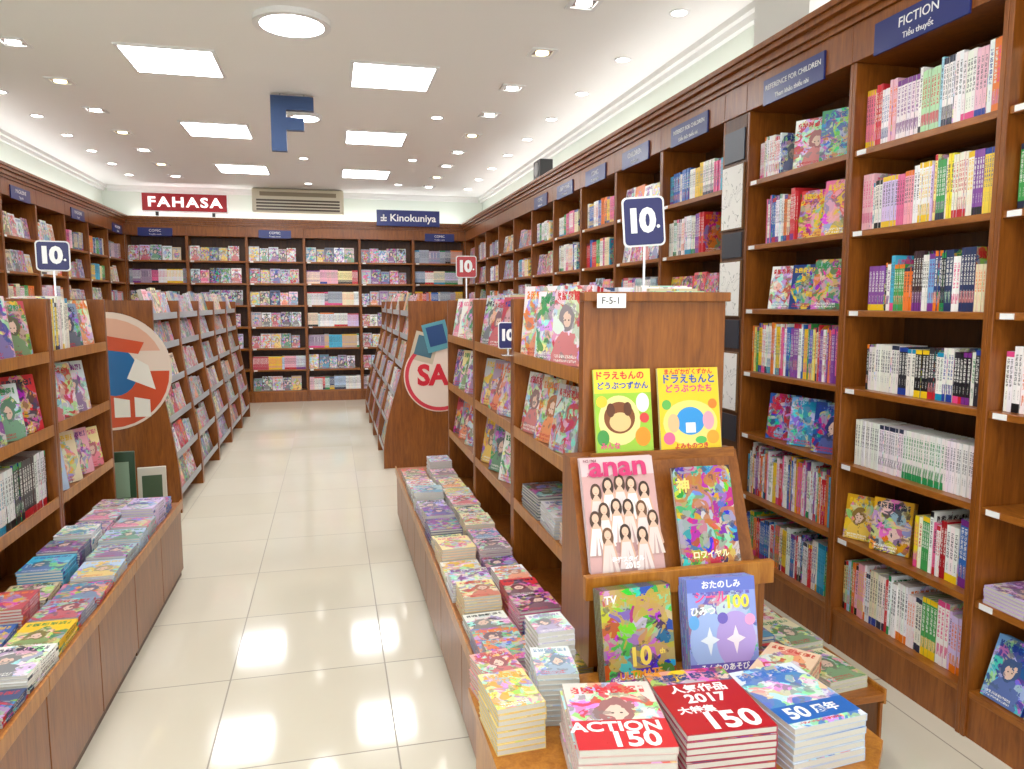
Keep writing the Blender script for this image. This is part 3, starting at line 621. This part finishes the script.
# ------------------------------------------------------------ far gondolas with curved ends
def far_gondola(xc,y0,n,L,hb,ht,side,label,rows=(.14,.40,.66,.92,1.18,1.40)):
    def hw(z):
        s=min(1,max(0,(z-.12)/1.2)); s=s*s*(3-2*s); return ht+(hb-ht)*(1-s)
    for k in range(n):
        e=obj('curved_display_rack',None,None,T(xc,y0+k*L,0),label=label,cat='magazine rack',group='curved display racks')
        pts=[(-hw(z/20*1.52),z/20*1.52) for z in range(21)]+[(hw(z/20*1.52),z/20*1.52) for z in range(20,-1,-1)]
        m=MB(); nn=len(pts)
        m.face([(x,0,z) for x,z in reversed(pts)]); m.face([(x,.03,z) for x,z in pts])
        for i in range(nn):
            a,b=pts[i],pts[(i+1)%nn]; m.face([(a[0],0,a[1]),(b[0],0,b[1]),(b[0],.03,b[1]),(a[0],.03,a[1])])
        pmh=m.mesh('end_panel',[W_V],weld=True)
        obj('end_panel',pmh,e,T(0,.0005,0)); obj('end_panel',pmh,e,T(0,L-.0305,0))
        pbox(e,'centre_panel',(-.012,.012,.031,L-.031,0,1.47),W_D,0)
        for z in rows:
            w=hw(z)-.012
            pbox(e,'shelf_board',(-w,-.012,.031,L-.031,z-.02,z),W_H,0)
            pbox(e,'shelf_board',(.012,w,.031,L-.031,z-.02,z),W_H,0)
            pbox(e,'acrylic_lip',(-w-.003,-w,.031,L-.031,z-.02,z+.03) if side=='-x' else (w,w+.003,.031,L-.031,z-.02,z+.03),M_GREY,0,label='grey shelf edge lip')
        M=(T(xc,y0+(k+1)*L,0)@Rz(-90)) if side=='-x' else (T(xc,y0+k*L,0)@Rz(90))
        for j,z in enumerate(rows):
            pal=R.choice([P_mag,P_grey,P_flat,P_mag]); w=hw(z)
            faces(M,.04,L-.04,z,pal,w=(.12,.16),asp=1.38,y=-w+.035,tilt=14,layers=2,where=CR,group='face-out comics on curved racks',hmax=.215)
far_gondola(1.04,6.7,4,.9,.6,.36,'-x','walnut magazine rack with curved end panels and grey lips')
far_gondola(-1.64,5.6,5,.94,.57,.44,'+x','long walnut magazine rack facing the aisle, full of comics')

def round_sign(x,y,z,r,label,which):
    e=obj('round_sign',None,None,T(x,y,z)@Rx(90),label=label,cat='sign')
    disc(e,'disc',r,.01,pm('e8d4c6'),None,48)
    if which=='L':
        mb=MB()
        mb.face([(r*.96*math.cos(a*math.pi/16),r*.96*math.sin(a*math.pi/16),.0105) for a in range(-16,1)],0)
        mb.face([(r*.9*math.cos(a*math.pi/16),r*.9*math.sin(a*math.pi/16),.0105) for a in range(2,15)],1)
        mb.face([(.04+.15*math.cos(a*math.pi/12),.0+.17*math.sin(a*math.pi/12),.0115) for a in range(24)],2)
        mb.face([(.12,-.05,.0125),(.3,-.13,.0125),(.26,.04,.0125),(.18,.09,.0125)],3)
        for kk in range(3): mb.face([(-.1+.13*kk,-.32,.0125),(0+.13*kk,-.32,.0125),(0+.13*kk,-.2,.0125),(-.1+.13*kk,-.18,.0125)],3)
        mb.face([(-.2,.18,.0125),(.2,.12,.0125),(.24,.2,.0125),(-.16,.28,.0125)],0)
        obj('sign_print',mb.mesh('sign_print',[pm('d0502e'),pm('e4b098'),pm('1c68a8'),pm('f0ece4')]),e)
    else:
        disc(e,'red_ring',r*.97,.002,pm('d03848'),T(0,0,.0101),48,r0=r*.87)
        text(e,'SAI',r*.78,T(-r*.12,0,.012),pm('d02838'),'sign_lettering',off=.04,sx=.95)
    return e
round_sign(-1.50,5.597,1.03,.41,'round red, white and blue sign fixed to a curved end panel','L')
round_sign(.96,6.697,.84,.33,'round white sign with red letters on a curved end panel','R')
for (x,z,rr,c,c2,lb) in ((.93,1.20,14,'5a9aa8','2a4a7c','blue printed card pinned to a rack end'),(.82,1.10,-16,'c8b8a0','487080','beige printed card pinned to a rack end')):
    cb=obj('poster_card',None,None,T(x,6.68 if rr>0 else 6.69,z)@Rx(90)@Rz(rr),label=lb,cat='card')
    pbox(cb,'card',(-.11,.11,-.13,.13,0,.004),pm(c),0); pbox(cb,'printed_panel',(-.08,.08,-.08,.1,.0042,.006),pm(c2),0)
for (x,y,w,h,c,c2,lb) in ((-1.27,4.75,.22,.62,'2c4a34','8aa890','dark green standing cardboard display board'),(-1.09,4.85,.16,.5,'d4cfc0','4c6048','pale standing cardboard display board')):
    e=obj('cardboard_display',None,None,T(x,y,0)@Rz(8),label=lb,cat='display board')
    pbox(e,'board',(-w/2,w/2,0,.02,0,h),pm(c),.004); pbox(e,'foot',(-w/2,w/2,.02,.12,0,.02),pm(c),.002)
    pbox(e,'printed_panel',(-w*.35,w*.35,-.002,-.0002,h*.55,h*.9),pm(c2),0)

# ------------------------------------------------------------ number ten signs
def rrect(w,h,r,y0,y1,z0):
    pts=[]
    for cx,cz,a0 in ((w/2-r,r,-90),(w/2-r,h-r,0),(-w/2+r,h-r,90),(-w/2+r,r,180)):
        for k in range(6):
            a=math.radians(a0+k*18); pts.append((cx+r*math.cos(a),cz+r*math.sin(a)+z0))
    m=MB(); n=len(pts)
    m.face([(x,y0,z) for x,z in pts]); m.face([(x,y1,z) for x,z in reversed(pts)])
    for i in range(n):
        a,b=pts[i],pts[(i+1)%n]; m.face([(b[0],y0,b[1]),(a[0],y0,a[1]),(a[0],y1,a[1]),(b[0],y1,b[1])])
    return m
def ten(x,y,z,s,col,yaw=0,pole=.1,label='navy square sign with white border reading 10',hs=1.15,roll=0):
    e=obj('number_sign',None,None,T(x,y,z)@Rz(yaw),label=label,cat='sign'); H=s*hs
    pbox(e,'pole',(-.004,.004,.003,.007,0,pole+.03),M_CHROME,0); pbox(e,'foot',(-.03,.03,-.02,.03,0,.004),M_CHROME,0)
    X=T(0,0,pole)@Ry(roll)
    obj('white_border',rrect(s,H,s*.12,-.004,.002,0).mesh('white_border',[M_WHITE]),e,X)
    obj('panel',rrect(s*.92,H-s*.08,s*.1,-.006,-.0041,s*.04).mesh('panel',[pm(col)]),e,X)
    text(e,'1',s*.74,X@T(-s*.24,-.0065,H*.50)@UPR,M_LET,'sign_lettering',off=.05)
    text(e,'0',s*.74,X@T(s*.09,-.0065,H*.50)@UPR,M_LET,'sign_lettering',off=.05)
    text(e,'.',s*.5,X@T(s*.34,-.0065,H*.50)@UPR,M_LET,'sign_lettering',off=.02)
    return e
ten(1.145,2.6,1.52,.158,'10125a',-10,.19,roll=-4)
ten(-1.30,4.06,1.52,.145,'10125a',14,.135,hs=1)
ten(.90,4.98,1.52,.14,'b81420',-6,.15,'red square sign with white border reading 10',hs=1.05)
ten(.757,3.166,1.27,.09,'10125a',-5,.03,hs=1.3)
sc_=obj('shelf_code_card',None,None,T(.845,2.165,1.49),label='white card with the shelf code on the stand top',cat='label card')
pbox(sc_,'card',(-.045,.05,0,.004,-.005,.04),M_WHITE,.001); text(sc_,'F-5-1',.03,T(0,-.0006,.017)@UPR,M_BLACK,'lettering')

# ------------------------------------------------------------ back wall items
fa=obj('shop_sign',None,None,T(-1.99,11.66,2.80),label='red illuminated sign with white capital letters above the bookcases',cat='sign')
pbox(fa,'panel',(-.57,.57,0,.06,0,.27),M_RED,.006)
pboxes(fa,'rim',[(-.58,.58,-.004,.004,0,.012),(-.58,.58,-.004,.004,.258,.27),(-.58,-.568,-.004,.004,0,.27),(.568,.58,-.004,.004,0,.27)],M_WHITE)
text(fa,'FAHASA',.19,T(0,-.004,.132)@UPR,plain('lit_letter',(1,1,1),.4,emit=.6),'sign_lettering',off=.03,sx=1.25,space=1.22)
pbox(fa,'bracket',(-.4,-.36,.01,.04,-.055,0),M_BLACK,0); pbox(fa,'bracket',(.36,.4,.01,.04,-.055,0),M_BLACK,0)
ki=obj('shop_sign',None,None,T(1.2,11.60,2.67),label='navy rectangular sign with white lettering on the cornice',cat='sign')
pbox(ki,'panel',(-.48,.48,-.015,.015,0,.24),M_NAVY,.004); text(ki,'Kinokuniya',.15,T(.07,-.0155,.12)@UPR,M_LET,'sign_lettering',off=.015,sx=1.05)
pboxes(ki,'emblem',[(-.42,-.33,-.018,-.015,.07,.09),(-.42,-.33,-.018,-.015,.11,.13),(-.385,-.365,-.018,-.015,.07,.17)],M_LET)
ac=obj('air_conditioner',None,None,T(-.42,11.72,2.84),label='cream split air conditioner with dark louvres below the ceiling',cat='air conditioner')
pbox(ac,'body',(-.66,.66,0,.21,.0,.35),plain('ac_body',hx('d0c6ae'),.4),.02)
for k in range(4): pbox(ac,'louvre',(-.6,.6,-.012,.0,.03+k*.045,.055+k*.045),plain('ac_louvre',hx('4c3c2c'),.4),0)
pbox(ac,'intake_grille',(-.55,.55,-.006,.0,.24,.30),plain('ac_grille',hx('8a7c64'),.5),0)
pbox(ac,'hanger',(-.5,-.46,.08,.12,.35,.36),M_GREY,0); pbox(ac,'hanger',(.46,.5,.08,.12,.35,.36),M_GREY,0)
fl=obj('hanging_letter_sign',None,None,T(-.26,6.5,2.74),label='large dark blue capital letter F hanging from the ceiling',cat='sign')
mbp=[(-.17,0),(-.05,0),(-.05,.17),(.09,.17),(.09,.27),(-.05,.27),(-.05,.33),(.17,.33),(.17,.44),(-.17,.44)]
m=MB(); n=len(mbp)
m.face([(x,0,z) for x,z in mbp]); m.face([(x,.06,z) for x,z in reversed(mbp)])
for i in range(n):
    a,b=mbp[i],mbp[(i+1)%n]; m.face([(b[0],0,b[1]),(a[0],0,a[1]),(a[0],.06,a[1]),(b[0],.06,b[1])])
obj('letter_body',m.mesh('letter_body',[plain('blue_letter',hx('243e68'),.4)],weld=True),fl)
pbox(fl,'hanger',(-.1,-.09,.025,.035,.44,.46),M_CHROME,0); pbox(fl,'hanger',(.09,.1,.025,.035,.44,.46),M_CHROME,0)
sp=obj('loudspeaker',None,None,T(2.12,7.3,2.731),label='black loudspeaker with a bracket on the wall bookcase',cat='speaker')
m=prism([(-.08,-.12),(.05,-.12),(.05,.12),(-.08,.12)],0,.18); obj('cabinet',m.mesh('cabinet',[M_BLACK],weld=True),sp)
disc(sp,'cone',.07,.008,M_GREY,T(-.081,0,.09)@Ry(-90),24)
pbox(sp,'bracket',(.05,.2,-.012,.012,.08,.1),M_BLACK,0)

# ------------------------------------------------------------ ceiling lights
for y in (-1.0,1.3,5.85,8.0,10.2):
    for x in (-1.03,.5):
        e=obj('ceiling_panel_light',None,None,T(x,y,CEIL),label='square recessed white panel light in the ceiling',cat='ceiling light',group='panel lights')
        pboxes(e,'frame',[(-.315,.315,-.315,-.29,-.012,0),(-.315,.315,.29,.315,-.012,0),(-.315,-.29,-.29,.29,-.012,0),(.29,.315,-.29,.29,-.012,0)],M_WHITE)
        pbox(e,'diffuser',(-.29,.29,-.29,.29,-.008,-.001),M_DIFF,0)
for x,y in ((-.18,4.87),(-.18,2.6),(-.18,7.2)):
    e=obj('round_ceiling_light',None,None,T(x,y,CEIL)@Rx(180),label='round surface-mounted ceiling lamp with white ring',cat='ceiling light',group='round lamps')
    r=.23 if y<6 else .15
    disc(e,'ring',r,.035,M_WHITE,None,40,r0=r*.82); disc(e,'diffuser',r*.81,.028,M_DIFF,None,40)
def spot(x,y,warm=False):
    e=obj('square_spotlight',None,None,T(x,y,CEIL),label='square recessed spotlight with tilting lamp',cat='spotlight',group='square spotlights')
    pboxes(e,'frame',[(-.09,.09,-.09,-.065,-.01,0),(-.09,.09,.065,.09,-.01,0),(-.09,-.065,-.065,.065,-.01,0),(.065,.09,-.065,.065,-.01,0)],M_WHITE)
    pbox(e,'reflector',(-.065,.065,-.065,.065,-.004,-.001),M_CHROME,0)
    disc(e,'lamp',.045,.006,M_WARM if warm else M_SPOT,T(0,0,-.0045)@Rx(180),20)
def down(x,y):
    e=obj('round_downlight',None,None,T(x,y,CEIL)@Rx(180),label='small round recessed downlight',cat='downlight',group='round downlights')
    disc(e,'ring',.062,.006,M_WHITE,None,24,r0=.045); disc(e,'lamp',.0445,.004,M_SPOT,None,20)
for i in range(9): spot(1.45,4.2+.86*i,i%3==1)
for i in range(8): spot(-1.97,4.8+.88*i,i%2==0)
for i in range(9): down(2.04,4.2+.87*i)
for i in range(7): down(-2.55,6.2+.8*i)
for y in (7.0,9.1,11.0): down(1.0,y); down(-.26,y+.2)
# ------------------------------------------------------------ realise books
from collections import defaultdict
bk=defaultdict(list)
for it in ITEMS:
    c=it['M']@Vector((0,it['d']/2,it['h']/2)); p=proj(c)
    if p is None or p[0]<-120 or p[0]>1140 or p[1]<-100 or p[1]>900: continue
    it['dist']=p[2]
    inn=-15<p[0]<1040 and -15<p[1]<785
    it['score']=(it['d']*it['h'] if it['kind']!='book' else it['h']*.05)/p[2]**2*(1 if inn else .1)
    bk[it['kind']].append(it)
desc={'book':('standing','book'),'comic_book':('displayed','comic book'),'magazine':('in a stack','magazine')}
for kind,L in bk.items():
    L.sort(key=lambda i:-i['score'])
    for it in L[:298]:
        near=it['dist']<2.6
        mb=MB(); bgeom(mb,it,True,pages=not near); 
        pos=desc[kind][0]
        if 'stack' in it['group']: pos='in a stack'
        o=obj(kind,mb.mesh(kind,BM,attrs=True),None,it['M'],label='%s %s %s on %s'%(cname(it['c1']),desc[kind][1],pos,it['where']),cat=desc[kind][1],group=it['group'])
        if near:
            mb=MB(); bgeom(mb,it,True,cover=False); obj('page_block',mb.mesh('page_block',BM,attrs=True),o)
    if len(L)>298:
        mb=MB()
        for it in L[298:]: bgeom(mb,it,False,it['M'])
        obj('rows_of_%ss'%kind,mb.mesh('rows_of_%ss'%kind,BM,attrs=True),None,Matrix.Identity(4),label='many more %ss filling the remaining shelves'%desc[kind][1],cat=desc[kind][1]+'s',kind='stuff')
    print(kind,len(L))

w=bpy.data.worlds.new('world'); S.world=w; w.use_nodes=True
bg=w.node_tree.nodes['Background']; bg.inputs[0].default_value=(.98,.985,1,1); bg.inputs[1].default_value=1.7
